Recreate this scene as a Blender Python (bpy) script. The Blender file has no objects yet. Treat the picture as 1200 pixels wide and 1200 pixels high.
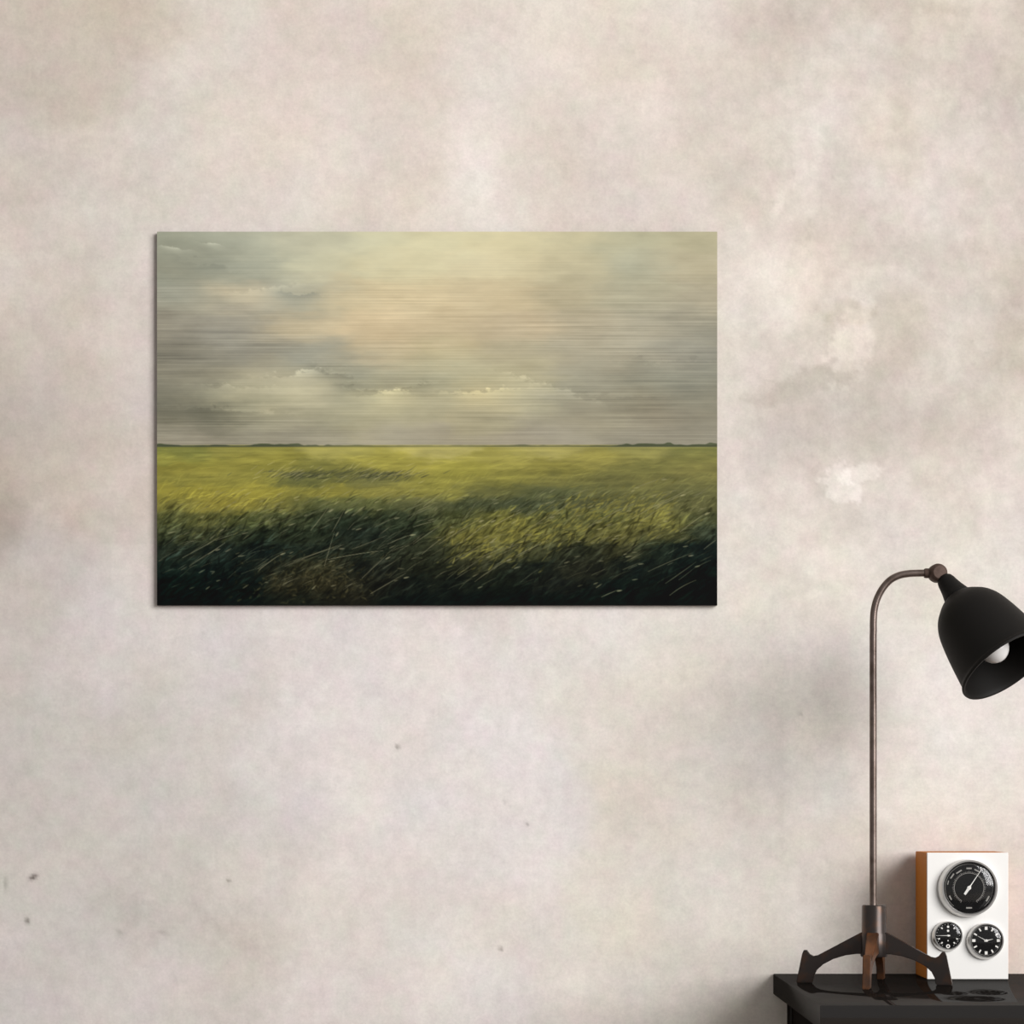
import bpy, bmesh, math, random
import numpy as np
from mathutils import Vector, Matrix
rnd = random.Random(7)
C = bpy.context.scene.collection

# ---------------------------------------------------------------- camera, sky, light
D = 4.0                      # camera to wall
S = 0.001372                 # metres per pixel on the wall
ZT = 0.80                    # table top height
ZC = ZT + 203 * S            # eye height
cam_d = bpy.data.cameras.new('camera')
cam = bpy.data.objects.new('camera', cam_d); C.objects.link(cam)
cam.location = (0, -D, ZC); cam.rotation_euler = (math.pi / 2, 0, 0)
cam_d.sensor_width = 36; cam_d.lens = D / S / 1200 * 36
cam_d.shift_x = -6 / 1200; cam_d.shift_y = 338 / 1200
cam_d.clip_end = 100
bpy.context.scene.camera = cam
w = bpy.data.worlds.new('world'); bpy.context.scene.world = w; w.use_nodes = True
bg = w.node_tree.nodes['Background']
bg.inputs[0].default_value = (1.0, 0.985, 0.975, 1); bg.inputs[1].default_value = 0.25
ld = bpy.data.lights.new('window_daylight', 'AREA'); ld.shape = 'RECTANGLE'
ld.size = 9.8; ld.size_y = 9.8; ld.energy = 2520; ld.color = (1.0, 0.99, 0.985)
lo = bpy.data.objects.new('window_daylight', ld); C.objects.link(lo)
lo.location = (11.0, -11.0, 6.0)
lo.rotation_euler = (Vector((0.3, 0, 1.1)) - lo.location).to_track_quat('-Z', 'Y').to_euler()
vs = bpy.context.scene.view_settings
vs.view_transform = 'Standard'; vs.look = 'None'; vs.gamma = 1; vs.use_curve_mapping = False
vs.exposure = 0.23

# ---------------------------------------------------------------- helpers
def lin(c):
    c = np.asarray(c, float) / 255
    return np.where(c <= 0.04045, c / 12.92, ((c + 0.055) / 1.055) ** 2.4)
def P(px, py, d=0.0):
    """point seen at (px, py) that stands d metres in front of the wall"""
    s = S * (D - d) / D
    return Vector(((px - 606) * s, -d, ZC + (938 - py) * s))
def mat(name, col, rough=0.5, metal=0.0, spec=0.5, var=None, bump=0.0, scale=30):
    m = bpy.data.materials.new(name); m.use_nodes = True
    nt = m.node_tree; b = nt.nodes['Principled BSDF']
    c = tuple(lin(col)) + (1,)
    b.inputs['Base Color'].default_value = c
    b.inputs['Roughness'].default_value = rough; b.inputs['Metallic'].default_value = metal
    b.inputs['Specular IOR Level'].default_value = spec
    tc = nt.nodes.new('ShaderNodeTexCoord')
    n = nt.nodes.new('ShaderNodeTexNoise'); n.inputs['Scale'].default_value = scale; n.inputs['Detail'].default_value = 5
    nt.links.new(tc.outputs['Object'], n.inputs['Vector'])
    if var is not None:
        r = nt.nodes.new('ShaderNodeValToRGB')
        r.color_ramp.elements[0].position = 0.4; r.color_ramp.elements[1].position = 0.65
        r.color_ramp.elements[0].color = c; r.color_ramp.elements[1].color = tuple(lin(var)) + (1,)
        nt.links.new(n.outputs[0], r.inputs[0]); nt.links.new(r.outputs[0], b.inputs['Base Color'])
    if bump:
        bp = nt.nodes.new('ShaderNodeBump'); bp.inputs['Strength'].default_value = bump; bp.inputs['Distance'].default_value = 0.001
        nt.links.new(n.outputs[0], bp.inputs['Height']); nt.links.new(bp.outputs[0], b.inputs['Normal'])
    return m
def link(name, bm, m, parent=None, smooth=None):
    me = bpy.data.meshes.new(name); bm.normal_update(); bm.to_mesh(me); bm.free()
    me.materials.append(m)
    if smooth is not None:
        for p in me.polygons: p.use_smooth = True
        me.set_sharp_from_angle(angle=math.radians(smooth))
    o = bpy.data.objects.new(name, me); C.objects.link(o)
    if parent:
        o.parent = parent
        o.location = -Vector(parent.location)
    return o
def thing(name, loc, label, cat, group=None):
    o = bpy.data.objects.new(name, None); C.objects.link(o); o.location = loc
    o.empty_display_size = 0.05
    o['label'] = label; o['category'] = cat
    if group: o['group'] = group
    return o
def box(bm, lo_, hi, bev=0.0, segs=2):
    t = bmesh.new()
    bmesh.ops.create_cube(t, size=1)
    lo_, hi = Vector(lo_), Vector(hi)
    for v in t.verts: v.co = Vector([(lo_[i] + hi[i]) / 2 + v.co[i] * (hi[i] - lo_[i]) for i in range(3)])
    if bev: bmesh.ops.bevel(t, geom=t.edges[:], offset=bev, segments=segs, affect='EDGES', profile=0.5)
    me = bpy.data.meshes.new('tmp'); t.to_mesh(me); t.free(); bm.from_mesh(me); bpy.data.meshes.remove(me)
def frame_of(axis):
    a = Vector(axis).normalized()
    h = Vector((0, 0, 1)) if abs(a.z) < 0.9 else Vector((1, 0, 0))
    x = h.cross(a).normalized(); y = a.cross(x)
    return x, y, a
def lathe(bm, base, axis, prof, n=48, closed=False, off=None):
    """prof: (radius, distance along the axis); off: sideways shift of each ring"""
    x, y, a = frame_of(axis); base = Vector(base); rings = []
    for i, (r, t) in enumerate(prof):
        c = base + a * t + (Vector(off[i]) if off else Vector())
        if r < 1e-6: rings.append([bm.verts.new(c)]); continue
        rings.append([bm.verts.new(c + x * (r * math.cos(k * 2 * math.pi / n)) + y * (r * math.sin(k * 2 * math.pi / n))) for k in range(n)])
    pairs = list(zip(rings, rings[1:])) + ([(rings[-1], rings[0])] if closed else [])
    for p, q in pairs:
        for k in range(n):
            j = (k + 1) % n
            if len(p) == 1 and len(q) == 1: continue
            if len(p) == 1: bm.faces.new((p[0], q[k], q[j]))
            elif len(q) == 1: bm.faces.new((p[k], q[0], p[j]))
            else: bm.faces.new((p[k], q[k], q[j], p[j]))
    bmesh.ops.recalc_face_normals(bm, faces=bm.faces[:])
def tube(bm, pts, r, n=20):
    pts = [Vector(p) for p in pts]; rings = []
    x = None
    for i, p in enumerate(pts):
        t = (pts[min(i + 1, len(pts) - 1)] - pts[max(i - 1, 0)]).normalized()
        if x is None: x, y, _ = frame_of(t)
        x = (x - t * x.dot(t)).normalized(); y = t.cross(x)
        rings.append([bm.verts.new(p + x * (r * math.cos(k * 2 * math.pi / n)) + y * (r * math.sin(k * 2 * math.pi / n))) for k in range(n)])
    for p, q in zip(rings, rings[1:]):
        for k in range(n): bm.faces.new((p[k], p[(k + 1) % n], q[(k + 1) % n], q[k]))
    bm.faces.new(rings[0][::-1]); bm.faces.new(rings[-1])
    bmesh.ops.recalc_face_normals(bm, faces=bm.faces[:])
def smooth_pts(pts, n):
    """Catmull-Rom through pts"""
    pts = [Vector(p) for p in pts]; q = [pts[0] * 2 - pts[1]] + pts + [pts[-1] * 2 - pts[-2]]; out = []
    for i in range(1, len(q) - 2):
        a, b, c, d = q[i - 1:i + 3]
        for k in range(n):
            t = k / n
            out.append(0.5 * (2 * b + (c - a) * t + (2 * a - 5 * b + 4 * c - d) * t * t + (3 * b - a - 3 * c + d) * t ** 3))
    return out + [pts[-1]]
rs = np.random.RandomState(11)
def noise2(h, w_, cy, cx, seed=0):
    """smooth value noise of h x w_ samples with cells of cy x cx samples, -1..1"""
    r = np.random.RandomState(seed)
    gy, gx = int(h / cy) + 4, int(w_ / cx) + 4
    g = r.rand(gy, gx) * 2 - 1
    yy = np.arange(h) / cy + r.rand(); xx = np.arange(w_) / cx + r.rand()
    iy = yy.astype(int); ix = xx.astype(int); fy = yy - iy; fx = xx - ix
    fy = (fy * fy * (3 - 2 * fy))[:, None]; fx = (fx * fx * (3 - 2 * fx))[None, :]
    a = g[np.ix_(iy, ix)]; b = g[np.ix_(iy, ix + 1)]; c = g[np.ix_(iy + 1, ix)]; d = g[np.ix_(iy + 1, ix + 1)]
    return (a * (1 - fx) + b * fx) * (1 - fy) + (c * (1 - fx) + d * fx) * fy
def fbm(h, w_, cy, cx, oct_=4, seed=0, gain=0.55):
    o = np.zeros((h, w_)); a = 1.0; t = 0
    for k in range(oct_):
        o += a * noise2(h, w_, max(cy / 2 ** k, 1), max(cx / 2 ** k, 1), seed * 31 + k); t += a; a *= gain
    return o / t * 1.6
def warp(a, dy, dx):
    h, w_ = a.shape[:2]
    y = np.clip(np.arange(h)[:, None] + dy, 0, h - 1).astype(int); x = np.clip(np.arange(w_)[None, :] + dx, 0, w_ - 1).astype(int)
    return a[y, x]
def colour_field(X, Y, pts, sx, sy, p=2.2):
    """smooth blend of (x, y, (r, g, b)) swatches"""
    num = np.zeros(X.shape + (3,)); den = np.zeros(X.shape)
    for (x, y, c) in pts:
        wt = np.exp(-(((X - x) / sx) ** 2 + ((Y - y) / sy) ** 2)) + 1e-6 / (1 + ((X - x) / sx) ** 2 + ((Y - y) / sy) ** 2)
        num += wt[..., None] * np.array(c, float); den += wt
    return num / den[..., None]
def grid_mesh(name, xs, zs, y, rgb, m, parent=None):
    """upright grid facing -y with a colour per vertex (the colour of the plaster or the print itself)"""
    nx, nz = len(xs), len(zs)
    co = np.zeros((nz, nx, 3)); co[..., 0] = xs[None, :]; co[..., 1] = y; co[..., 2] = zs[:, None]
    idx = np.arange(nx * nz).reshape(nz, nx)
    f = np.stack([idx[:-1, :-1], idx[1:, :-1], idx[1:, 1:], idx[:-1, 1:]], -1).reshape(-1, 4)
    me = bpy.data.meshes.new(name)
    me.vertices.add(nx * nz); me.vertices.foreach_set('co', co.ravel())
    me.loops.add(f.size); me.loops.foreach_set('vertex_index', f.ravel())
    me.polygons.add(len(f)); me.polygons.foreach_set('loop_start', np.arange(0, f.size, 4))
    me.update(calc_edges=True)
    a = me.color_attributes.new('tone', 'FLOAT_COLOR', 'POINT')
    col = np.ones((nx * nz, 4)); col[:, :3] = lin(np.clip(rgb, 0, 255).reshape(-1, 3))
    a.data.foreach_set('color', col.ravel())
    me.materials.append(m)
    o = bpy.data.objects.new(name, me); C.objects.link(o)
    if parent: o.parent = parent; o.location = -Vector(parent.location)
    return o

# ---------------------------------------------------------------- wall
def plaster():
    m = bpy.data.materials.new('plaster'); m.use_nodes = True
    nt = m.node_tree; b = nt.nodes['Principled BSDF']; L = nt.links.new
    b.inputs['Roughness'].default_value = 0.85; b.inputs['Specular IOR Level'].default_value = 0.15
    at = nt.nodes.new('ShaderNodeAttribute'); at.attribute_name = 'tone'
    tc = nt.nodes.new('ShaderNodeTexCoord')
    def noise(scale, det, rough=0.6):
        n = nt.nodes.new('ShaderNodeTexNoise'); n.inputs['Scale'].default_value = scale
        n.inputs['Detail'].default_value = det; n.inputs['Roughness'].default_value = rough
        L(tc.outputs['Object'], n.inputs['Vector']); return n
    n1 = noise(55, 6, 0.7); n2 = noise(9, 6, 0.62); n3 = noise(210, 3)
    mr = nt.nodes.new('ShaderNodeMapRange'); mr.inputs[1].default_value = 0.25; mr.inputs[2].default_value = 0.75
    mr.inputs[3].default_value = 0.81; mr.inputs[4].default_value = 1.19
    add = nt.nodes.new('ShaderNodeMath'); add.operation = 'MULTIPLY_ADD'; add.inputs[1].default_value = 0.45
    add2 = nt.nodes.new('ShaderNodeMath'); add2.operation = 'MULTIPLY_ADD'; add2.inputs[1].default_value = 0.45
    h = nt.nodes.new('ShaderNodeMath'); h.operation = 'MULTIPLY'; h.inputs[1].default_value = 0.25
    L(n2.outputs[0], h.inputs[0]); L(n1.outputs[0], add.inputs[0]); L(h.outputs[0], add.inputs[2])
    L(n3.outputs[0], add2.inputs[0]); add2.inputs[1].default_value = 0.3; L(add.outputs[0], add2.inputs[2])
    L(add2.outputs[0], mr.inputs[0])
    mx = nt.nodes.new('ShaderNodeVectorMath'); mx.operation = 'SCALE'
    L(at.outputs['Color'], mx.inputs[0]); L(mr.outputs[0], mx.inputs['Scale'])
    L(mx.outputs[0], b.inputs['Base Color'])
    bp = nt.nodes.new('ShaderNodeBump'); bp.inputs['Strength'].default_value = 0.12; bp.inputs['Distance'].default_value = 0.002
    L(n1.outputs[0], bp.inputs['Height']); L(bp.outputs[0], b.inputs['Normal'])
    return m
STEP = 3.0                                        # photograph pixels per wall sample
px = np.arange(-240, 1441, STEP); py = np.arange(-240, 1441, STEP)
X, Y = np.meshgrid(px, py); H, W = X.shape
swatch = []
WALL = [  # rows of swatches: y, [(x, (r,g,b)), ...]
 (20,  [(20,(206,196,184)),(150,(204,193,178)),(240,(222,214,204)),(400,(222,211,200)),(560,(222,212,201)),(700,(226,218,206)),(850,(222,213,202)),(930,(208,197,185)),(1060,(206,196,184)),(1130,(220,211,200)),(1190,(204,194,184))]),
 (90,  [(20,(200,189,178)),(120,(208,198,186)),(230,(224,217,208)),(330,(224,213,203)),(500,(218,207,195)),(580,(226,219,210)),(680,(226,217,207)),(800,(220,211,202)),(880,(212,204,195)),(980,(216,210,201)),(1060,(210,200,190)),(1180,(208,198,188))]),
 (160, [(20,(210,201,191)),(120,(218,210,201)),(230,(222,214,204)),(330,(226,216,206)),(470,(222,212,201)),(560,(232,224,216)),(650,(220,210,200)),(780,(222,213,204)),(880,(214,206,197)),(960,(222,214,205)),(1050,(210,200,190)),(1120,(218,210,201)),(1190,(210,201,192))]),
 (230, [(20,(214,204,196)),(120,(220,213,204)),(280,(224,216,207)),(420,(226,218,208)),(560,(230,223,215)),(700,(222,212,202)),(800,(218,208,198)),(890,(212,203,193)),(960,(216,207,198)),(1070,(222,214,206)),(1180,(210,201,191))]),
 (300, [(20,(216,207,198)),(110,(220,213,203)),(500,(224,215,206)),(880,(228,220,210)),(960,(214,204,194)),(1060,(212,203,192)),(1180,(212,203,193))]),
 (380, [(15,(208,199,189)),(100,(214,205,196)),(165,(220,211,203)),(500,(220,211,202)),(890,(228,221,211)),(960,(216,207,197)),(1000,(222,214,204)),(1060,(208,199,188)),(1110,(216,208,199)),(1185,(208,199,188))]),
 (450, [(10,(196,186,176)),(80,(204,195,186)),(160,(214,205,198)),(500,(220,211,202)),(860,(226,218,208)),(910,(208,198,187)),(980,(212,203,192)),(1060,(208,199,189)),(1120,(218,210,200)),(1190,(210,201,190))]),
 (520, [(10,(190,180,169)),(80,(204,195,186)),(160,(212,203,195)),(500,(220,211,202)),(860,(226,218,209)),(930,(212,203,194)),(1000,(212,204,194)),(1080,(214,205,195)),(1180,(220,212,203))]),
 (600, [(10,(184,172,160)),(60,(198,187,177)),(150,(208,199,190)),(500,(220,211,202)),(880,(228,221,212)),(960,(222,214,205)),(1060,(220,212,203)),(1180,(224,216,207))]),
 (680, [(10,(200,190,181)),(80,(208,200,191)),(160,(216,207,199)),(500,(220,211,202)),(880,(230,222,213)),(1000,(228,220,210)),(1100,(226,218,208)),(1190,(230,222,214))]),
 (760, [(10,(206,198,188)),(110,(214,206,199)),(240,(217,209,201)),(400,(225,217,210)),(520,(230,222,215)),(680,(230,223,213)),(820,(232,224,215)),(905,(232,223,215)),(1000,(234,226,219)),(1180,(232,224,217))]),
 (840, [(10,(204,197,186)),(110,(206,199,187)),(240,(214,207,196)),(400,(228,220,213)),(560,(230,222,214)),(700,(228,220,210)),(800,(228,219,210)),(900,(232,224,215)),(960,(232,223,214)),(1100,(234,226,219)),(1190,(234,226,219))]),
 (920, [(10,(204,196,185)),(100,(208,201,190)),(220,(212,205,195)),(320,(222,214,206)),(450,(230,222,214)),(600,(230,222,214)),(760,(226,217,207)),(850,(228,220,213)),(950,(230,222,215)),(1100,(232,225,218)),(1190,(230,223,215))]),
 (1000,[(10,(206,199,188)),(100,(206,199,188)),(200,(210,203,193)),(300,(216,208,199)),(420,(226,217,209)),(600,(228,220,212)),(760,(228,219,208)),(880,(230,222,213)),(970,(226,216,206)),(1100,(224,214,206)),(1190,(224,214,206))]),
 (1080,[(10,(206,198,188)),(110,(202,195,185)),(190,(205,198,187)),(290,(210,203,192)),(420,(222,214,203)),(600,(228,219,208)),(760,(228,220,208)),(880,(232,224,214)),(960,(230,221,212)),(1100,(222,212,203))]),
 (1160,[(20,(206,198,190)),(150,(212,204,196)),(280,(211,203,193)),(400,(220,211,202)),(560,(228,220,211)),(700,(230,221,212)),(850,(230,222,212)),(1000,(228,219,210)),(1190,(222,212,203))]),
]
for yy, row in WALL:
    for xx, c in row: swatch.append((xx, yy, np.array(c) + (np.array((2, 3, 7 if xx < 700 else 3)) if yy > 650 else np.array((2, 1, 1)))))
dxw = fbm(H, W, 26, 26, 4, 3) * 10; dyw = fbm(H, W, 26, 26, 4, 4) * 10
rgb = colour_field(X, Y, swatch, 52, 46)
rgb = warp(rgb, dyw, dxw)
n_big = fbm(H, W, 30, 30, 6, 5, 0.62); n_tint = fbm(H, W, 26, 26, 4, 6)
side = np.clip((X - 820) / 100, 0, 1) * np.clip((760 - Y) / 120, 0, 1)
rgb += (n_big * (4.5 + 4 * side) + fbm(H, W, 9, 9, 4, 12, 0.75) * (1 + 6 * side))[..., None]
rgb += n_tint[..., None] * np.array([1.2, 0.2, -2.2])
n_fine = fbm(H, W, 6, 6, 3, 8, 0.7); rgb += n_fine[..., None] * 3.4
n_pg = fbm(H, W, 7, 7, 3, 9, 0.6); rgb += n_pg[..., None] * np.array([1.6, -1.6, 0.6])
def stain(cx, cy, sx, sy, ang, amt, edge=0.35, seed=0, tint=(1, 1, 1), rough=0.5):
    """an irregular patch of plaster (amt in 8-bit steps)"""
    global rgb
    a = math.radians(ang); u = (X - cx) * math.cos(a) + (Y - cy) * math.sin(a); v = -(X - cx) * math.sin(a) + (Y - cy) * math.cos(a)
    r = np.sqrt((u / sx) ** 2 + (v / sy) ** 2) + rough * fbm(H, W, max(min(sx, sy) / STEP, 3), max(min(sx, sy) / STEP, 3), 4, 100 + seed, 0.7)
    k = np.clip((1 - r) / edge + 0.5, 0, 1); k = k * k * (3 - 2 * k)
    rgb += k[..., None] * amt * np.array(tint)
stain(1003, 398, 22, 38, 20, 13, 0.4, 1, (1, 1.03, 1.0), 0.7)
stain(955, 415, 30, 12, -35, 9, 0.5, 2)
stain(940, 452, 62, 17, -18, -9, 0.4, 3, (1, 1.05, 1.1))
stain(995, 368, 26, 14, 0, -9, 0.8, 4, (1, 1.1, 1.4))
stain(984, 569, 28, 21, 10, 17, 0.22, 5, (1, 1.03, 1.08), 0.75)
stain(1010, 556, 24, 10, -12, 14, 0.3, 31, (1, 1.03, 1.08), 0.5)
stain(1010, 500, 80, 34, 5, -5, 0.8, 6)
stain(1050, 395, 36, 60, 10, -6, 0.9, 7, (1, 1.05, 1.25))
stain(1190, 400, 30, 46, 0, -7, 0.9, 8, (1, 1.05, 1.3), 0.7)
stain(912, 240, 5, 20, 20, 9, 0.7, 9, (1, 1, 1), 0.4)
stain(890, 208, 52, 30, -10, -5, 0.7, 10)
stain(935, 210, 26, 46, 20, 5, 0.5, 11)
stain(1065, 215, 24, 38, 0, 5, 0.7, 12)
stain(775, 125, 22, 38, 0, 7, 0.7, 13)
stain(560, 195, 34, 32, 0, 6, 1.0, 14, (1, .98, 1.1))
stain(160, 1070, 46, 22, 30, -6, 0.7, 16, (1, 1, 1), 0.9)
stain(285, 1100, 60, 12, 40, -5, 0.8, 17, (1, 1, 1), 0.8)
stain(860, 905, 60, 14, 12, -3, 0.8, 18)
stain(980, 1010, 50, 60, 20, -5, 0.9, 19, (1, 1.05, 1.15), 0.6)
stain(930, 330, 40, 50, 0, 5, 0.7, 20)
stain(5, 610, 22, 50, 0, -8, 1.0, 21)
stain(905, 965, 10, 50, -12, 4, 0.8, 22); stain(985, 890, 40, 10, 20, 4, 0.8, 23)
def fleck(cx, cy, sx, sy, ang, amt):
    global rgb
    a = math.radians(ang); u = (X - cx) * math.cos(a) + (Y - cy) * math.sin(a); v = -(X - cx) * math.sin(a) + (Y - cy) * math.cos(a)
    rgb += np.exp(-((u / sx) ** 2 + (v / sy) ** 2))[..., None] * amt
for f in [(39,1028,5,2.4,-30,-120),(32,1079,2.4,3,0,-90),(7,1036,1.8,8,0,-40),(466,875,2.2,2.4,0,-80),(587,1112,2.2,2.2,0,-75),(268,1032,2.4,2.2,0,-60),(618,966,2.2,2.2,0,-45),(938,836,2.4,2,0,-35),(238,742,2,2,0,-25),(592,940,2,2,0,-25),(140,1092,6,2,30,-22),(190,1093,7,2,10,-22)]:
    fleck(*f)
def wp(a): return a
xs_in = (px - 606) * S; zs_in = ZC + (938 - py) * S
xs = np.concatenate([[-4.5, -2.6, -1.6], xs_in, [1.8, 2.8, 5.2]]); zs = np.concatenate([[3.4], zs_in, [0.36, 0.0]])
full = np.zeros((len(zs), len(xs), 3)) + np.array([214, 205, 196])
full[1:1 + H, 3:3 + W] = rgb
edge_t = np.array([216, 207, 198])
full[1, 3:3 + W] = full[2, 3:3 + W]
wall = grid_mesh('wall_back', xs[:], zs[:], 0.0, full, plaster()); wall['kind'] = 'structure'
bm = bmesh.new(); box(bm, (-4.5, -8.0, -0.05), (5.2, 0.02, 0.0))
fl = link('floor', bm, mat('floor_concrete', (150, 140, 130), 0.6, var=(140, 130, 120), scale=3)); fl['kind'] = 'structure'

# ---------------------------------------------------------------- picture
def painting():
    K = 1.5; w_, h = int(656 * K), int(438 * K)
    x = (np.arange(w_) + .5) / K; y = (np.arange(h) + .5) / K
    X, Y = np.meshgrid(x, y)
    sky = []
    for yy, row in [
     (5,  [(10,(148,151,137)),(100,(170,171,154)),(180,(185,182,160)),(250,(206,200,166)),(330,(214,205,166)),(420,(219,205,162)),(480,(200,190,155)),(540,(184,179,150)),(650,(180,171,141))]),
     (40, [(20,(146,147,134)),(60,(146,147,134)),(110,(165,166,150)),(200,(192,188,160)),(280,(212,201,162)),(400,(212,198,160)),(480,(196,184,150)),(560,(177,173,149)),(640,(184,172,144))]),
     (75, [(30,(155,153,140)),(110,(188,175,150)),(165,(164,165,152)),(220,(206,186,148)),(300,(210,189,150)),(400,(202,182,146)),(480,(180,168,140)),(560,(170,163,140)),(640,(165,155,135))]),
     (110,[(20,(138,132,122)),(90,(150,145,136)),(170,(188,171,141)),(260,(206,182,145)),(340,(196,176,142)),(420,(190,170,140)),(500,(172,160,138)),(580,(165,155,135)),(640,(142,136,122))]),
     (145,[(20,(124,119,109)),(110,(144,139,129)),(180,(150,149,139)),(260,(190,172,140)),(340,(190,175,137)),(420,(175,163,136)),(500,(165,155,135)),(590,(150,142,126)),(645,(131,127,118))]),
     (170,[(20,(128,123,111)),(70,(136,130,116)),(120,(174,164,138)),(165,(185,174,146)),(205,(140,140,128)),(240,(146,145,130)),(290,(168,162,136)),(340,(175,169,140)),(420,(182,171,136)),(500,(152,146,130)),(600,(131,130,118)),(640,(125,122,112))]),
     (190,[(20,(114,111,101)),(70,(150,145,124)),(110,(182,174,142)),(150,(190,181,148)),(190,(186,176,146)),(225,(146,144,126)),(262,(198,185,142)),(320,(162,157,134)),(370,(198,179,132)),(430,(172,164,136)),(500,(158,153,136)),(560,(145,138,120)),(640,(134,129,115))]),
     (215,[(20,(118,114,101)),(60,(108,106,94)),(120,(160,154,132)),(180,(164,157,132)),(260,(170,161,130)),(380,(170,160,131)),(500,(153,144,125)),(600,(143,134,118))]),
     (240,[(20,(148,140,127)),(150,(150,143,128)),(300,(162,152,134)),(450,(162,152,136)),(600,(149,141,127))])]:
        for xx, c in row: sky.append((xx, yy, c))
    fld = []
    for yy, row in [
     (254,[(10,(120,122,58)),(100,(138,134,62)),(220,(158,152,78)),(320,(172,164,92)),(450,(160,153,84)),(560,(142,138,74)),(650,(126,126,66))]),
     (266,[(10,(132,132,58)),(120,(146,140,60)),(260,(156,149,66)),(400,(158,151,72)),(520,(148,141,68)),(650,(124,122,62))]),
     (278,[(20,(142,135,56)),(120,(138,133,57)),(200,(120,118,55)),(280,(150,143,62)),(360,(152,146,62)),(460,(138,132,60)),(560,(116,114,58)),(650,(120,116,60))]),
     (290,[(20,(128,124,54)),(100,(134,129,56)),(170,(98,100,52)),(250,(104,104,56)),(330,(142,137,60)),(400,(128,124,56)),(470,(110,108,54)),(560,(106,104,54)),(650,(112,110,58))]),
     (305,[(20,(146,138,54)),(110,(150,142,56)),(200,(136,130,54)),(270,(132,127,58)),(330,(134,130,58)),(390,(104,104,54)),(460,(86,90,52)),(540,(98,98,52)),(650,(98,98,54))]),
     (320,[(10,(118,114,50)),(80,(134,126,50)),(150,(118,114,50)),(190,(74,80,46)),(240,(90,94,50)),(310,(92,94,54)),(370,(66,72,46)),(430,(68,74,48)),(520,(78,80,48)),(600,(92,92,50)),(650,(90,90,50))]),
     (337,[(10,(76,80,42)),(60,(86,88,44)),(110,(72,78,42)),(170,(62,68,42)),(220,(46,54,38)),(290,(52,60,40)),(350,(70,74,40)),(400,(104,102,44)),(470,(88,90,46)),(520,(84,86,44)),(590,(108,106,50)),(650,(74,78,46))]),
     (355,[(10,(58,64,40)),(50,(64,68,42)),(100,(40,48,34)),(170,(44,52,36)),(230,(34,42,34)),(300,(44,52,38)),(350,(92,90,40)),(410,(106,104,46)),(480,(84,84,42)),(540,(90,88,42)),(590,(80,80,42)),(650,(46,54,40))]),
     (375,[(10,(38,46,36)),(60,(30,38,32)),(110,(26,36,32)),(170,(32,40,32)),(240,(36,42,32)),(310,(48,52,36)),(370,(78,78,40)),(430,(66,68,40)),(490,(44,48,34)),(540,(60,60,36)),(590,(26,36,30)),(650,(22,32,30))]),
     (395,[(10,(22,34,30)),(80,(18,28,26)),(140,(34,38,30)),(180,(52,52,34)),(240,(30,34,28)),(310,(34,38,28)),(370,(46,48,32)),(430,(28,34,28)),(500,(38,40,30)),(560,(22,30,26)),(650,(10,22,20))]),
     (415,[(10,(10,22,20)),(90,(12,22,21)),(150,(42,42,30)),(200,(52,50,34)),(250,(30,32,26)),(330,(20,26,22)),(400,(22,28,22)),(470,(26,30,26)),(560,(12,22,20)),(650,(6,16,16))]),
     (434,[(10,(8,18,18)),(90,(8,18,18)),(160,(26,30,24)),(220,(30,30,24)),(300,(14,22,20)),(400,(10,20,18)),(500,(10,20,18)),(600,(6,16,16)),(650,(6,15,15))])]:
        for xx, c in row: fld.append((xx, yy, c))
    A = colour_field(X, Y, sky, 42, 17)
    B = colour_field(X, Y, fld, 30, 8.5)
    A = warp(A, fbm(h, w_, 14, 60, 4, 1) * 6 * K, fbm(h, w_, 24, 60, 4, 2) * 16 * K)
    B = warp(B, fbm(h, w_, 9, 22, 4, 3) * 4 * K, fbm(h, w_, 9, 26, 4, 4) * 9 * K)
    A += (fbm(h, w_, 22 * K, 60 * K, 5, 5) * 7 + fbm(h, w_, 9 * K, 26 * K, 4, 15) * 4)[..., None] * np.array([1, .97, .8])
    A += (fbm(h, w_, 30 * K, 70 * K, 3, 6) * 1.3)[..., None] * np.array([1, -.1, -1.2])
    # cloud edges
    def cloud(cx, cy, sx, sy, ang, amt, seed, tint=(1, .97, .8)):
        nonlocal A
        a = math.radians(ang); u = (X - cx) * math.cos(a) + (Y - cy) * math.sin(a); v = -(X - cx) * math.sin(a) + (Y - cy) * math.cos(a)
        n = fbm(h, w_, 9, 16, 4, seed + 40, 0.6) * 0.75
        top = np.clip((v / sy + 1 + n) / 0.45, 0, 1) * np.exp(-np.clip(v / sy + 1, 0, 9) * 0.9) * np.exp(-(u / sx) ** 2)
        A += (top * amt * 1.4)[..., None] * np.array(tint)
    cloud(165, 172, 42, 8, -4, 26, 1); cloud(268, 195, 30, 9, 0, 34, 2, (1, .95, .6)); cloud(380, 194, 44, 8, -4, 26, 3, (1, .92, .55))
    cloud(95, 188, 45, 8, 0, 14, 4); cloud(430, 178, 34, 7, 18, 16, 5); cloud(125, 74, 44, 8, -6, 14, 6); cloud(480, 192, 40, 6, 20, 16, 7)
    cloud(20, 22, 16, 3, 8, 30, 8, (1, 1, .9)); cloud(62, 16, 12, 2.5, 8, 26, 9, (1, 1, .9))
    cloud(205, 172, 26, 8, 20, -18, 10); cloud(165, 78, 24, 6, 4, -20, 11, (1.2, 1, .6)); cloud(300, 186, 30, 7, -10, -16, 12); cloud(240, 188, 30, 5, 8, -14, 13)
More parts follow.
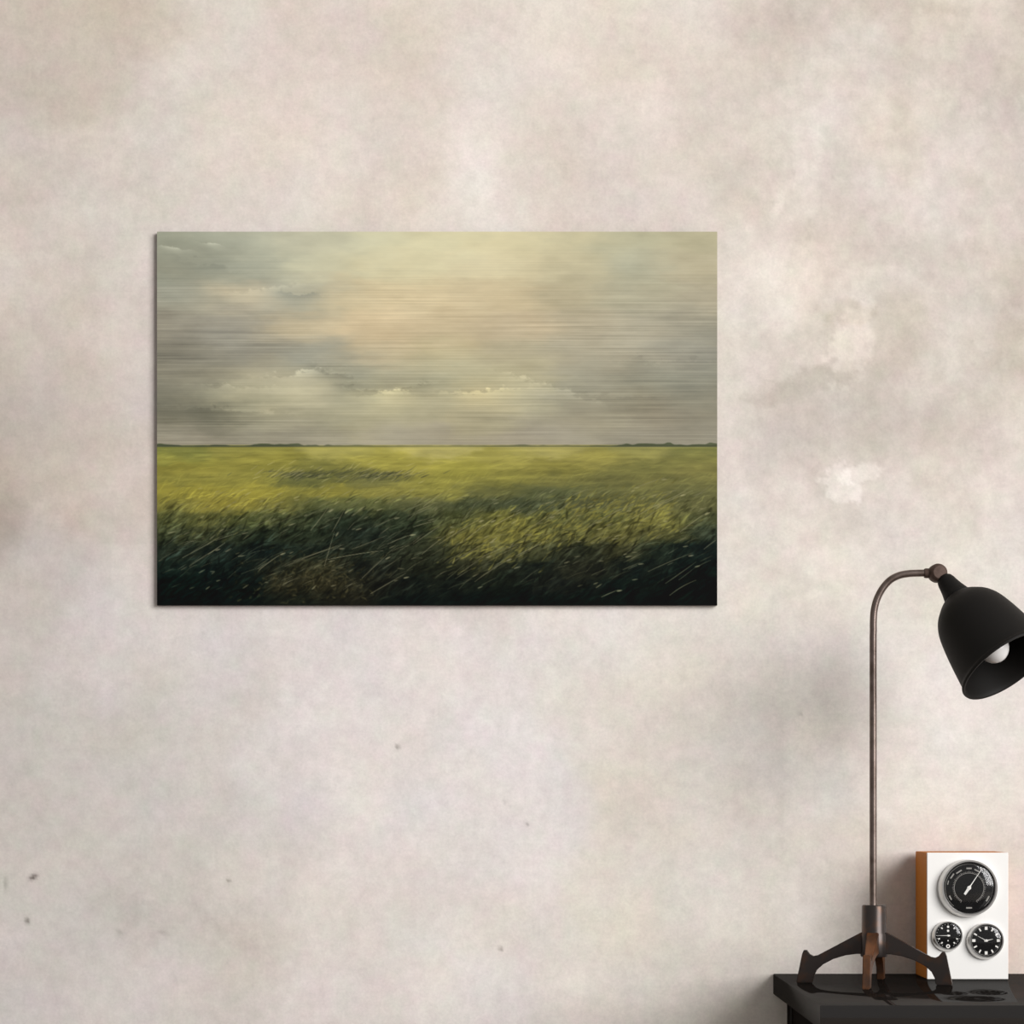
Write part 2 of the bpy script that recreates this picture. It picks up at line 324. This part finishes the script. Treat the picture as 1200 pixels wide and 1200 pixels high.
    cloud(85, 215, 70, 8, 4, -14, 14); cloud(540, 200, 60, 9, 0, -8, 15); cloud(600, 160, 60, 12, 0, -9, 16); cloud(60, 45, 40, 8, 14, -8, 17)
    g_ = A.mean(-1, keepdims=True); mu = np.array([8, 2, -14]); A = (A - g_ - mu) * .72 + g_ + mu
    # brushed metal lines showing through the print
    rowf = np.zeros((h, w_))
    for k, (amp, cell) in enumerate([(1, 90), (1, 160), (0.8, 45), (0.6, 260)]):
        rowf += amp * noise2(h, w_, 1.25, cell * K, 70 + k)
    rowf += 0.7 * noise2(h, w_, 2.2, 120 * K, 80)
    band = np.interp(y, [0, 40, 70, 110, 230, 250, 262, 300, 438], [0.05, .25, .7, 1.1, .95, .7, .3, .1, .0])[:, None]
    mod = 0.75 + 0.5 * noise2(h, w_, 30 * K, 90 * K, 90)
    ln = rowf * band * mod * 6.8
    # merge with wavy horizon
    hz = 250 + noise2(1, w_, 1, 60 * K, 95)[0] * 0.7
    M = np.clip((Y - hz[None, :]) / 1.4 + .5, 0, 1)[..., None]
    img = A * (1 - M) + B * M
    prof = 1.2 + 0.9 * noise2(1, w_, 1, 7 * K, 96)[0] + 1.0 * noise2(1, w_, 1, 24 * K, 97)[0]
    amt_x = np.interp(x, [0, 60, 130, 200, 250, 380, 430, 500, 560, 600, 640, 656], [2.2, 1.6, 2.6, 2.2, .8, .9, 1.6, .8, 2.2, 3.0, 4.2, 3.4])
    hgt = np.clip(prof * amt_x * 0.5, .3, 4)
    T = (np.clip((Y - (251 - hgt[None, :])) + .5, 0, 1) * np.clip((252.2 - Y) + .5, 0, 1))[..., None]
    amt_t = np.interp(x, [0, 150, 230, 330, 420, 480, 540, 656], [.95, .9, .55, .4, .6, .5, .85, .8])[None, :, None]
    img = img * (1 - T * amt_t) + np.array([72, 77, 56]) * T * amt_t
    # horizontal sweeps of the far field
    fm = (np.interp(Y, [250, 256, 300, 330], [0, 1, .8, 0]))
    img += (noise2(h, w_, 2.6 * K, 55 * K, 101) * 9 * fm)[..., None] * np.array([1, .95, .5])
    img += (fbm(h, w_, 7 * K, 26 * K, 4, 102) * 13 * fm)[..., None] * np.array([1, .92, .45])
    # mottled depth of the near grass
    gm = np.interp(Y, [300, 335, 438], [0, 1, .55])
    img += (fbm(h, w_, 11 * K, 11 * K, 5, 103, .7) * 18 * gm)[..., None] * np.array([1, .95, .6])
    img = np.clip(img, 4, 255)
    r = random.Random(3)
    def stroke(x0, y0, ln_, ang, wd, col, al, bend=0.0):
        """one curved brush stroke, tapering to its tip"""
        n = max(int(ln_ * K * 1.4), 4)
        for i in range(n):
            t = i / (n - 1); a = ang + bend * t
            xx = (x0 + ln_ * t * math.cos(a)) * K; yy = (y0 - ln_ * t * math.sin(a)) * K
            ww = wd * K * (0.35 + 0.65 * math.sin(math.pi * min(1, .15 + t * .85)))
            R = int(ww + 2); ix, iy = int(xx), int(yy)
            if iy - R < 0 or iy + R + 1 >= h or ix - R < 0 or ix + R + 1 >= w_: continue
            gy, gx = np.mgrid[iy - R:iy + R + 1, ix - R:ix + R + 1]
            d2 = (gx + .5 - xx) ** 2 + (gy + .5 - yy) ** 2
            k = np.exp(-d2 / (ww * ww * .6 + .12)) * al * 0.55
            s = img[iy - R:iy + R + 1, ix - R:ix + R + 1]
            s += (np.array(col) - s) * k[..., None]
    def base(xx, yy): return img[min(max(int(yy * K), 0), h - 1), min(max(int(xx * K), 0), w_ - 1)].copy()
    # broad dabs that make the clumps of the near grass
    for _ in range(620):
        yy = 326 + 106 * r.random(); xx = r.random() * 650; b_ = base(xx, yy)
        stroke(xx, yy, 6 + 10 * r.random(), math.radians(r.gauss(40, 14)), 1.5 + 1.3 * r.random(), b_ * r.choice([.5, .62, .7, 1.35, 1.5]) + (3, 3, 2), .3)
    # soft textural strokes that follow the local tone
    for _ in range(5200):
        yy = 285 + 152 * r.random() ** 0.9; xx = r.random() * 650
        dpt = (yy - 285) / 150
        b_ = base(xx, yy); f = r.choice([.62, .78, 1.22, 1.45, 1.1]) if dpt > .15 else r.choice([.9, 1.08, 1.12])
        stroke(xx, yy, 5 + 13 * r.random() * (.5 + dpt), math.radians(r.gauss(36, 11)), .5 + .6 * r.random() * (.6 + dpt), b_ * f + (4, 4, 2), .35 + .3 * r.random(), r.gauss(-.1, .1))
    # far field flicks, flat
    for _ in range(420):
        yy = 262 + 45 * r.random(); xx = r.random() * 650; b_ = base(xx, yy)
        stroke(xx, yy, 6 + 16 * r.random(), math.radians(r.gauss(8, 7)), .5 + .4 * r.random(), b_ * r.choice([.84, .9, 1.1, 1.15]), .5)
    # dark ruffled band left of centre
    for _ in range(170):
        xx = r.choice([r.gauss(175, 28), r.gauss(262, 24)]); yy = r.gauss(286, 3.2)
        stroke(xx, yy, 5 + 9 * r.random(), math.radians(r.gauss(22, 10)), .7, np.array((66, 68, 46)) * (.8 + .5 * r.random()), .5)
    for _ in range(60):
        xx = r.choice([r.gauss(150, 25), r.gauss(270, 28)]); yy = r.gauss(284, 5)
        stroke(xx, yy, 5 + 9 * r.random(), math.radians(r.gauss(28, 8)), .5, np.array((186, 178, 118)) * (.8 + .3 * r.random()), .6)
    # yellow-green light in the grass right of centre
    for _ in range(900):
        t = r.random(); xx = 345 + 255 * t + r.gauss(0, 14); yy = 362 - 34 * t + 10 * math.sin(t * 7) + r.gauss(0, 13)
        c = np.array((134, 128, 54)) * (.65 + .6 * r.random())
        stroke(xx, yy, 3 + 9 * r.random(), math.radians(r.gauss(34, 16)), .5 + .7 * r.random(), c, .3 + .25 * r.random(), r.gauss(0, .12))
    for _ in range(260):
        xx = r.gauss(60, 38); yy = r.gauss(338, 14)
        stroke(xx, yy, 4 + 8 * r.random(), math.radians(r.gauss(42, 16)), .7, np.array((120, 118, 54)) * (.6 + .6 * r.random()), .28)
    for _ in range(300):
        xx = r.gauss(180, 34); yy = r.gauss(408, 14)
        stroke(xx, yy, 3 + 5 * r.random(), math.radians(r.gauss(20, 30)), 1.0 + .6 * r.random(), np.array((78, 74, 46)) * (.6 + .7 * r.random()), .3, r.gauss(0, .8))
    # dark gaps
    for _ in range(700):
        xx = r.random() * 650; yy = 335 + 95 * r.random(); b_ = base(xx, yy)
        stroke(xx, yy, 5 + 12 * r.random(), math.radians(r.gauss(46, 18)), .9 + .7 * r.random(), b_ * .55, .4, r.gauss(-.1, .12))
    # thin pale blades and seed heads
    for _ in range(330):
        xx = r.random() * 640; yy = 308 + 112 * r.random() ** 1.25
        c = np.array((176, 172, 122)) * (.62 + .38 * r.random())
        stroke(xx, yy, 8 + 20 * r.random(), math.radians(r.gauss(33, 7)), .38, c, .3 + .3 * r.random(), r.gauss(-.08, .08))
    for _ in range(120):
        xx = r.random() * 640; yy = 300 + 120 * r.random() ** 1.4
        c = np.array((190, 184, 126)) * (.6 + .4 * r.random())
        stroke(xx, yy, 4 + 5 * r.random(), math.radians(r.gauss(22, 10)), .8, c, .5)
    big = [(345,388,56,33),(352,402,44,36),(372,410,50,38),(310,378,46,42),(300,366,42,36),(330,366,60,34),(556,336,70,30),(505,346,62,32),(585,322,46,26),
           (360,362,42,40),(395,344,34,30),(520,428,22,26),(575,398,56,26),(595,412,44,34),(545,396,22,24),(600,426,36,40),(30,382,54,28),(38,392,40,36),(60,378,24,34),
           (150,392,70,24),(160,386,62,20),(196,392,42,74),(205,352,30,60),(180,350,34,50),(200,384,66,12),(120,396,34,40),(240,406,40,44),(250,424,48,30),(228,372,44,20),
           (430,352,38,34),(455,338,36,36),(312,322,30,40),(640,372,22,40),(612,352,40,40),(270,366,32,26),(255,346,28,28),(300,346,26,20),(420,380,42,28),(560,300,36,22)]
    for (x0, y0, ln_, a) in big:
        c = np.array((186, 180, 126)) * (.74 + .26 * r.random())
        stroke(x0, y0, ln_, math.radians(a), .45, c, .7, r.gauss(-.04, .04))
        if r.random() < .6:
            e = math.radians(a - 5); stroke(x0 + ln_ * .9 * math.cos(e), y0 - ln_ * .9 * math.sin(e), 6, e - .2, 1.0, c * 1.05, .6)
    img += ln[..., None] * np.array([1, .96, .85])
    sky_r = np.exp(-((X - 610) / 70) ** 2 - ((Y - 140) / 50) ** 2) * 16 + np.exp(-((X - 30) / 60) ** 2 - ((Y - 145) / 50) ** 2) * 7
    img = img * 1.085 - 6.5 + sky_r[..., None]
    img[..., 1] += 2.5 * (1 - M[..., 0]); kk = np.clip((img[..., 1] - 38) / 60, 0, 1) * M[..., 0]
    img[..., 2] += 9 * kk; img -= ((1 - kk) * M[..., 0] * 6)[..., None]
    return np.clip(img, 5, 255), w_, h
def print_mat():
    m = bpy.data.materials.new('brushed_print'); m.use_nodes = True
    nt = m.node_tree; b = nt.nodes['Principled BSDF']
    at = nt.nodes.new('ShaderNodeAttribute'); at.attribute_name = 'tone'
    nt.links.new(at.outputs['Color'], b.inputs['Base Color'])
    b.inputs['Roughness'].default_value = 0.6; b.inputs['Specular IOR Level'].default_value = 0.08
    return m
PD = 0.009                                        # front of the picture stands 6 mm off the wall
a_ = P(184, 271.5, PD); b_ = P(840.5, 709.5, PD)
pic = thing('wall_picture', ((a_.x + b_.x) / 2, 0, b_.z), 'unframed metal print of a cloudy sky over windswept green meadow, hanging on the plaster wall', 'picture')
bm = bmesh.new(); box(bm, (a_.x, -PD + 0.0002, b_.z), (b_.x, -0.0001, a_.z), 0.0003, 1)
link('panel', bm, mat('panel_edge', (84, 72, 66), 0.5, 0.2), pic)
img, iw, ih = painting()
grid_mesh('printed_landscape', np.linspace(a_.x, b_.x, iw), np.linspace(a_.z, b_.z, ih), -PD, img, print_mat(), pic)

# ---------------------------------------------------------------- table
def lacquer(name, col, gl=0.07, rough=0.06):
    m = bpy.data.materials.new(name); m.use_nodes = True
    nt = m.node_tree; nt.nodes.remove(nt.nodes['Principled BSDF']); out = nt.nodes['Material Output']
    d = nt.nodes.new('ShaderNodeBsdfDiffuse'); g = nt.nodes.new('ShaderNodeBsdfGlossy'); mx = nt.nodes.new('ShaderNodeMixShader')
    tc = nt.nodes.new('ShaderNodeTexCoord'); n = nt.nodes.new('ShaderNodeTexNoise'); n.inputs['Scale'].default_value = 12
    mr = nt.nodes.new('ShaderNodeMapRange'); mr.inputs[3].default_value = rough * .7; mr.inputs[4].default_value = rough * 1.4
    nt.links.new(tc.outputs['Object'], n.inputs['Vector']); nt.links.new(n.outputs[0], mr.inputs[0]); nt.links.new(mr.outputs[0], g.inputs['Roughness'])
    d.inputs['Color'].default_value = tuple(lin(col)) + (1,)
    mx.inputs[0].default_value = gl
    nt.links.new(d.outputs[0], mx.inputs[1]); nt.links.new(g.outputs[0], mx.inputs[2]); nt.links.new(mx.outputs[0], out.inputs['Surface'])
    return m
TD = D * (1 - 203 / 240)                          # table depth
TX0 = (906 - 606) * S; TX1 = TX0 + 1.15; TH = 24 * S
m_top = lacquer('black_lacquer', (31, 28, 26), 0.078, 0.05)
m_leg = lacquer('black_wood', (24, 20, 18), 0.02, 0.3)
tbl = thing('console_table', ((TX0 + TX1) / 2, -TD / 2, 0), 'black lacquered table against the wall, carrying the lamp and the dial box', 'table')
bm = bmesh.new(); box(bm, (TX0, -TD, ZT - TH), (TX1, -0.001, ZT), 0.0015, 2)
link('tabletop', bm, m_top, tbl, 40)
bm = bmesh.new(); i0 = 0.022
box(bm, (TX0 + i0 + .004, -TD + i0 + .004, ZT - TH - .09), (TX0 + i0 + .022, -0.006, ZT - TH))
box(bm, (TX1 - i0 - .022, -TD + i0 + .004, ZT - TH - .09), (TX1 - i0 - .004, -0.006, ZT - TH))
box(bm, (TX0 + i0 + .022, -TD + i0 + .004, ZT - TH - .09), (TX1 - i0 - .022, -TD + i0 + .022, ZT - TH))
box(bm, (TX0 + i0 + .022, -0.024, ZT - TH - .09), (TX1 - i0 - .022, -0.006, ZT - TH))
link('apron', bm, m_leg, tbl)
for lx in (TX0 + i0, TX1 - i0 - .05):
    for ly in (-TD + i0, -.052):
        bm = bmesh.new(); box(bm, (lx, ly, 0), (lx + .05, ly + .05, ZT - TH), 0.002, 1)
        link('leg', bm, m_leg, tbl)

# ---------------------------------------------------------------- dial box (weather station)
kf = 209.5 / 203; CD = D * (1 - 1 / kf)           # front face distance from wall
cl = P(1086.5, 1147.5, CD); cr = P(1181.5, 999.2, CD)
cl.z = ZT; CB = 0.012
clk = thing('weather_station', ((cl.x + cr.x) / 2, -(CD + CB) / 2, ZT), 'upright wooden box with white front and three round black dials, standing on the black table', 'weather station')
m_wood = mat('orange_wood', (168, 100, 44), 0.6, 0, .15)
nt = m_wood.node_tree; bsd = nt.nodes['Principled BSDF']
wv = nt.nodes.new('ShaderNodeTexWave'); wv.bands_direction = 'Y'; wv.inputs['Scale'].default_value = 45; wv.inputs['Distortion'].default_value = 3; wv.inputs['Detail'].default_value = 3
tc = nt.nodes.new('ShaderNodeTexCoord'); mp = nt.nodes.new('ShaderNodeMapping'); mp.inputs['Scale'].default_value = (1, 1, .12)
cr_ = nt.nodes.new('ShaderNodeValToRGB'); cr_.color_ramp.elements[0].color = tuple(lin((176, 98, 26))) + (1,); cr_.color_ramp.elements[1].color = tuple(lin((210, 134, 48))) + (1,)
nt.links.new(tc.outputs['Object'], mp.inputs[0]); nt.links.new(mp.outputs[0], wv.inputs[0]); nt.links.new(wv.outputs[1], cr_.inputs[0]); nt.links.new(cr_.outputs[0], bsd.inputs['Base Color'])
bm = bmesh.new(); box(bm, (cl.x, -CD + .004, ZT), (cr.x, -CB, cr.z), 0.0008, 1)
link('wooden_case', bm, m_wood, clk)
bm = bmesh.new(); box(bm, (cl.x, -CD, ZT), (cr.x, -CD + .004, cr.z), 0.0006, 1)
link('front_panel', bm, mat('white_panel', (255, 253, 249), 0.4, 0, .3), clk)
m_chrome = mat('brushed_chrome', (205, 203, 200), 0.28, 1.0)
m_face = mat('dial_black', (9, 8, 8), 0.6, 0, .1, var=(14, 13, 13), scale=60)
m_ink = mat('dial_white', (245, 242, 236), 0.6)
m_dim = mat('dial_grey', (158, 154, 148), 0.6)
m_gl = bpy.data.materials.new('dial_glass'); m_gl.use_nodes = True
nt = m_gl.node_tree; nt.nodes.remove(nt.nodes['Principled BSDF'])
tr = nt.nodes.new('ShaderNodeBsdfTransparent'); gg = nt.nodes.new('ShaderNodeBsdfGlossy'); fr = nt.nodes.new('ShaderNodeFresnel'); mx = nt.nodes.new('ShaderNodeMixShader')
gg.inputs['Roughness'].default_value = 0.1; fr.inputs['IOR'].default_value = 1.6
ge = nt.nodes.new('ShaderNodeNewGeometry'); iv = nt.nodes.new('ShaderNodeMath'); iv.operation = 'SUBTRACT'; iv.inputs[0].default_value = 1.0
mf = nt.nodes.new('ShaderNodeMath'); mf.operation = 'MULTIPLY'          # a thin pane: the inner face adds no mirror
nt.links.new(ge.outputs['Backfacing'], iv.inputs[1]); nt.links.new(iv.outputs[0], mf.inputs[0]); nt.links.new(fr.outputs[0], mf.inputs[1])
nt.links.new(mf.outputs[0], mx.inputs[0]); nt.links.new(tr.outputs[0], mx.inputs[1]); nt.links.new(gg.outputs[0], mx.inputs[2]); nt.links.new(mx.outputs[0], nt.nodes['Material Output'].inputs['Surface'])
SF = S / kf
def dial(rx, ry, R, fx, fy, r, prot, build, hand):
    """rim centre/radius and face centre/radius in photograph pixels"""
    cF = P(fx, fy, CD); cR = P(rx, ry, CD); dF = cF - cR
    R *= SF; r *= SF
    y0 = -CD - 0.0001
    A = (0, -1, 0); c0 = Vector((cR.x, y0, cR.z))
    z = Vector()
    bm = bmesh.new()                                # dial face
    lathe(bm, c0 + dF, A, [(0, 0), (r * 1.02, 0), (r * 1.02, prot * .45), (0, prot * .45)], 64)
    face = link('dial', bm, m_face, clk, 30)
    bm = bmesh.new()                                # bezel: closed ring
    pr = [(R, 0), (R, prot * .25), (R * .985, prot * .5), (r * 1.06, prot), (r * 1.0, prot), (r * .97, prot * .9), (r * .97, prot * .46), (r * 1.03, 0)]
    of = [z, z, dF * .2, dF, dF, dF, dF, dF]
    lathe(bm, c0, A, pr, 64, True, of)
    bz = link('bezel', bm, m_chrome, face, 35); bz.location = (0, 0, 0)
    fc = c0 + dF + Vector((0, -prot * .45 - .0003, 0))
    def mark(name, m, rects):                       # rects: (angle deg clockwise from 12, radius, half length radial, half width)
        bm = bmesh.new()
        for (an, rr, hl, hw) in rects:
            a = math.radians(an); e = Vector((math.sin(a), 0, math.cos(a))); t = Vector((math.cos(a), 0, -math.sin(a)))
            vs_ = []
            for yy in (0, -.0003):
                for (p, q) in ((-1, -1), (1, -1), (1, 1), (-1, 1)):
                    vs_.append(bm.verts.new(fc + e * ((rr + p * hl) * r) + t * (q * hw * r) + Vector((0, yy, 0))))
            for f in ((0, 1, 2, 3), (7, 6, 5, 4), (0, 4, 5, 1), (1, 5, 6, 2), (2, 6, 7, 3), (3, 7, 4, 0)): bm.faces.new([vs_[i] for i in f])
        bmesh.ops.recalc_face_normals(bm, faces=bm.faces[:])
        o = link(name, bm, m, face); o.location = (0, 0, 0); return o
    def ring(bm, cx, cz, r0, r1, n=40, a0=0, a1=360):
        c = fc + Vector((cx * r, 0, cz * r)); k = [a0 + (a1 - a0) * i / n for i in range(n + 1)]
        q = []
        for a in k:
            e = Vector((math.sin(math.radians(a)), 0, math.cos(math.radians(a))))
            q.append((bm.verts.new(c + e * r0 * r + Vector((0, -.0002, 0))), bm.verts.new(c + e * r1 * r + Vector((0, -.0002, 0)))))
        for i in range(n): bm.faces.new((q[i][0], q[i][1], q[i + 1][1], q[i + 1][0]))
    build(mark, ring, face)
    bm = bmesh.new()                                # hands
    for (an, l, tail, wd) in hand:
        a = math.radians(an); e = Vector((math.sin(a), 0, math.cos(a))); t = Vector((math.cos(a), 0, -math.sin(a)))
        pts = [(l, .006), (.12, wd * .35), (0, wd), (-tail, wd * .8), (-tail, -wd * .8), (0, -wd), (.12, -wd * .35), (l, -.006)]
        up = [bm.verts.new(fc + e * (p * r) + t * (q * r) + Vector((0, -.0012, 0))) for p, q in pts]
        dn = [bm.verts.new(fc + e * (p * r) + t * (q * r) + Vector((0, -.0008, 0))) for p, q in pts]
        bm.faces.new(up); bm.faces.new(dn[::-1])
        for i in range(8): bm.faces.new((up[i], dn[i], dn[(i + 1) % 8], up[(i + 1) % 8]))
    lathe(bm, fc, A, [(.075 * r, 0), (.075 * r, .0016), (0, .002)], 20)
    o = link('hand', bm, m_ink, face); o.location = (0, 0, 0)
    bm = bmesh.new(); dome = []
    for i in range(25):
        t = i / 24; dome.append((r * .968 * math.cos(t * math.pi / 2), prot * .8 + .16 * r * math.sin(t * math.pi / 2)))
    dome[-1] = (0, dome[-1][1])
    lathe(bm, c0 + dF, A, dome, 96)
    if sum(f.normal.y * f.calc_area() for f in bm.faces) > 0: bmesh.ops.reverse_faces(bm, faces=bm.faces[:])
    o = link('glass', bm, m_gl, face, 60); o.location = (0, 0, 0)
def large(mark, ring, face):
    # short lettered blocks around the scale
    L = []
    for (an, rr, hl, hw) in [(-32, .72, .03, .12), (0, .74, .035, .10), (26, .72, .03, .12), (-55, .78, .03, .11), (-76, .82, .02, .08), (-118, .80, .03, .09), (180, .76, .035, .11), (120, .82, .035, .11), (78, .82, .02, .08)]:
        L.append((an, rr, hl, hw))
    bm = bmesh.new()
    mark('scale', m_dim, [(a, r_, h_ * .8, w_) for a, r_, h_, w_ in L] + [(a, .60, .018 if a % 30 else .04, .007) for a in range(-150, 151, 6)])
    bm = bmesh.new(); ring(bm, 0, 0, .555, .57, 60, -150, 150); ring(bm, 0, 0, .90, .91, 60, -140, 140)
    o = link('scale_line', bm, m_dim, face); o.location = (0, 0, 0)
def small_left(mark, ring, face):
    mark('scale', m_ink, [(a, .72, .07, .05) for a in (-140, -110, -40, 40, 110, 140)] + [(a, .86, .03, .012) for a in range(-150, 151, 15)])
    bm = bmesh.new(); ring(bm, 0, .66, 0.0, .09, 20); ring(bm, 0, .36, 0.0, .09, 20); ring(bm, 0, -.80, .07, .15, 24); ring(bm, 0, -.38, 0.0, .05, 16)
    o = link('scale_dots', bm, m_ink, face); o.location = (0, 0, 0)
def small_right(mark, ring, face):
    mark('hour_marks', m_ink, [(a, .76, .10, .085 if a % 90 == 0 else .045) for a in range(0, 360, 30)])
    bm = bmesh.new(); ring(bm, 0, 0, .90, .915, 50); o = link('scale_line', bm, m_dim, face); o.location = (0, 0, 0)
dial(1132.6, 1041.0, 34.0, 1134.8, 1040.3, 30.8, .012, large, [(34, .86, .30, .055)])
dial(1109.2, 1097.3, 17.8, 1110.5, 1096.2, 15.6, .008, small_left, [(-90, .85, .15, .06)])
dial(1153.6, 1103.2, 21.4, 1155.0, 1102.0, 19.0, .009, small_right, [(-62, .60, .10, .05), (78, .42, .12, .07)])

# ---------------------------------------------------------------- lamp
LD = 0.22; kl = D / (D - LD); SL = S / kl
base = P(1023.0, 1153, LD); base.z = ZT
lamp = thing('desk_lamp', base, 'black bell-shaded desk lamp with curved brown pole and four-footed base standing on the table', 'lamp')
m_pole = mat('brown_metal', (124, 110, 103), 0.34, 0.75, .5, var=(100, 86, 78), bump=.1, scale=60)
m_iron = mat('worn_iron', (70, 63, 60), 0.34, 0.7, .5, var=(92, 68, 54), bump=.25, scale=38)
m_iron.node_tree.nodes['Color Ramp'].color_ramp.elements[0].position = .5
m_iron.node_tree.nodes['Color Ramp'].color_ramp.elements[1].position = .72
m_rust = mat('rusty_iron', (128, 84, 54), 0.36, 0.6, .5, var=(78, 60, 50), bump=.2, scale=30)
m_shade = mat('black_enamel', (21, 19, 17), 0.6, 0, .18, bump=.03, scale=90)
m_in = mat('black_enamel_inside', (24, 22, 21), 0.32, 0, .5)
ZL = lambda py: ZC + (938 - py) * SL
def LP(px_, py_): return Vector(((px_ - 606) * SL, -LD, ZL(py_)))
# pole
path = [LP(1023.2, 1096)] + [LP(1023.2, y_) for y_ in (1000, 900, 800, 745)]
cv = smooth_pts([LP(980 + cx / 5.4545, 640 + cy / 5.4545) for cx, cy in ((237, 540), (237, 480), (243, 405), (262, 335), (298, 268), (345, 217), (400, 188), (460, 176), (520, 173), (600, 172))], 7)
bm = bmesh.new(); tube(bm, path + cv, 4.2 * SL, 24); link('pole', bm, m_pole, lamp, 50)
# joint: a fat knurled knob turned across the pole's end
jc = LP(1098.5, 671.8)
bm = bmesh.new()
lathe(bm, jc, (0.12, -1, 0.05), [(0, -.013), (.0095, -.013), (.0128, -.010), (.0142, -.005), (.0142, .005), (.0128, .010), (.0095, .013), (0, .0136)], 40)
lathe(bm, jc - Vector((.020, 0, 0)), (1, 0, 0), [(0, 0), (.0068, 0), (.0075, .002), (.0075, .014), (0, .014)], 24)
link('joint', bm, mat('dull_brown_metal', (92, 75, 67), 0.62, 0.4, .3, var=(80, 64, 56), bump=.4, scale=120), lamp, 35)
# shade
v = Vector(((1150 - 606) * SL, D - LD, ZL(750) - ZC)).normalized()
rgt = v.cross(Vector((0, 0, 1))).normalized(); up = rgt.cross(v)
ti = math.radians(23); d2 = Vector((.586, .81)).normalized()
ax = (rgt * d2.x - up * d2.y) * math.cos(ti) - v * math.sin(ti)
nrm2 = rgt * d2.y + up * d2.x                      # image direction perpendicular to the axis
u = SL / 5.4545; ct = math.cos(ti)
def pr_(l): return [(r_ * u, t_ * u / ct) for r_, t_ in l]
jb = jc + nrm2 * (13 * u)
bm = bmesh.new()
outer = [(0, 36), (22, 38), (40, 46), (52, 60), (59, 80), (64, 108), (72, 142), (84, 180), (92, 205), (80, 220)]
lathe(bm, jb, ax, pr_(outer), 48)
neck = link('shade_neck', bm, m_shade, lamp, 60)
bm = bmesh.new()
lathe(bm, jb, ax, pr_([(0, 10), (18, 10), (20, 60), (0, 60)]), 20); link('swivel', bm, m_pole, lamp, 40)
so = [(60, 190), (90, 200), (124, 220), (156, 246), (192, 280), (219, 320), (239, 366), (255, 424), (269, 488), (285, 574), (299, 662), (306, 700), (317, 716), (321, 726), (317, 736)]
jb = jc + nrm2 * (4 * u)
si = [(304, 734), (296, 714), (288, 662), (273, 570), (257, 482), (243, 412), (227, 352), (206, 326), (182, 290), (152, 256), (120, 230), (90, 210), (60, 200)]
op = smooth_pts([(r_, t_, 0) for r_, t_ in so], 4); ip = smooth_pts([(r_, t_, 0) for r_, t_ in si], 3)
bm = bmesh.new(); lathe(bm, jb, ax, pr_([(p.x, p.y) for p in op + ip]), 96, True)
sh = link('lamp_shade', bm, m_shade, lamp, 50)
bm = bmesh.new(); lathe(bm, jb, ax, pr_([(0, 200), (62, 200), (66, 330), (60, 400), (50, 420), (0, 420)]), 32)
link('bulb_socket', bm, m_in, lamp, 40)
bm = bmesh.new(); bl = [(40, 415), (44, 440), (66, 520)]
for i in range(13):
    a = -math.pi * .28 + (math.pi * .78) * i / 12
    bl.append((98 * math.cos(a), 588 + 98 * math.sin(a)))
bl[-1] = (0, 686)
lathe(bm, jb, ax, pr_(bl), 40); link('bulb', bm, mat('opal_glass', (244, 242, 240), 0.25, 0, .5), lamp, 60)
# base
bm = bmesh.new()
lathe(bm, Vector((base.x + 1.2 * SL, base.y, ZL(1121))), (0, 0, 1), [(0, 0), (15 * SL, 0), (16 * SL, 1.5 * SL), (16 * SL, 26 * SL), (14.6 * SL, 28.5 * SL), (14.2 * SL, 59 * SL), (13.2 * SL, 60.5 * SL), (4.6 * SL, 60.5 * SL), (0, 60.5 * SL)], 40)
link('hub', bm, m_iron, lamp, 35)
prof = [(6, 60), (14, 60.5), (30, 52), (50, 41), (66, 32.5), (71, 31.5), (75, 33.5), (79, 38.5), (82, 38.5), (84, 34), (91, .0), (72, .0), (70.5, 8), (67, 15), (60, 21.5), (47, 28.5), (33, 33), (20, 35), (6, 35)]
for q, rot in enumerate((180, 270, 0, 90)):
    a = math.radians(rot - 14); e = Vector((math.cos(a), math.sin(a), 0)); t = Vector((-math.sin(a), math.cos(a), 0))
    HW = lambda r_: (7.5 - 3.2 * min(max((r_ - 6) / 60, 0), 1)) * SL
    bm = bmesh.new()
    s_ = [bm.verts.new(base + Vector((1.2 * SL, 0, 0)) + e * (r_ * SL) + Vector((0, 0, z_ * SL)) + t * HW(r_)) for r_, z_ in prof]
    f_ = bm.faces.new(s_)
    g = bmesh.ops.extrude_face_region(bm, geom=[f_]); 
    for vv in [x_ for x_ in g['geom'] if isinstance(x_, bmesh.types.BMVert)]: vv.co -= t * HW((vv.co - base).dot(e) / SL) * 2
    bmesh.ops.recalc_face_normals(bm, faces=bm.faces[:])
    bmesh.ops.bevel(bm, geom=[ed for ed in bm.edges if len(ed.link_faces) == 2 and ed.calc_face_angle(0) > 1.2], offset=.0012, segments=2, affect='EDGES')
    link('leg', bm, m_rust if q in (1, 3) else m_iron, lamp, 30)
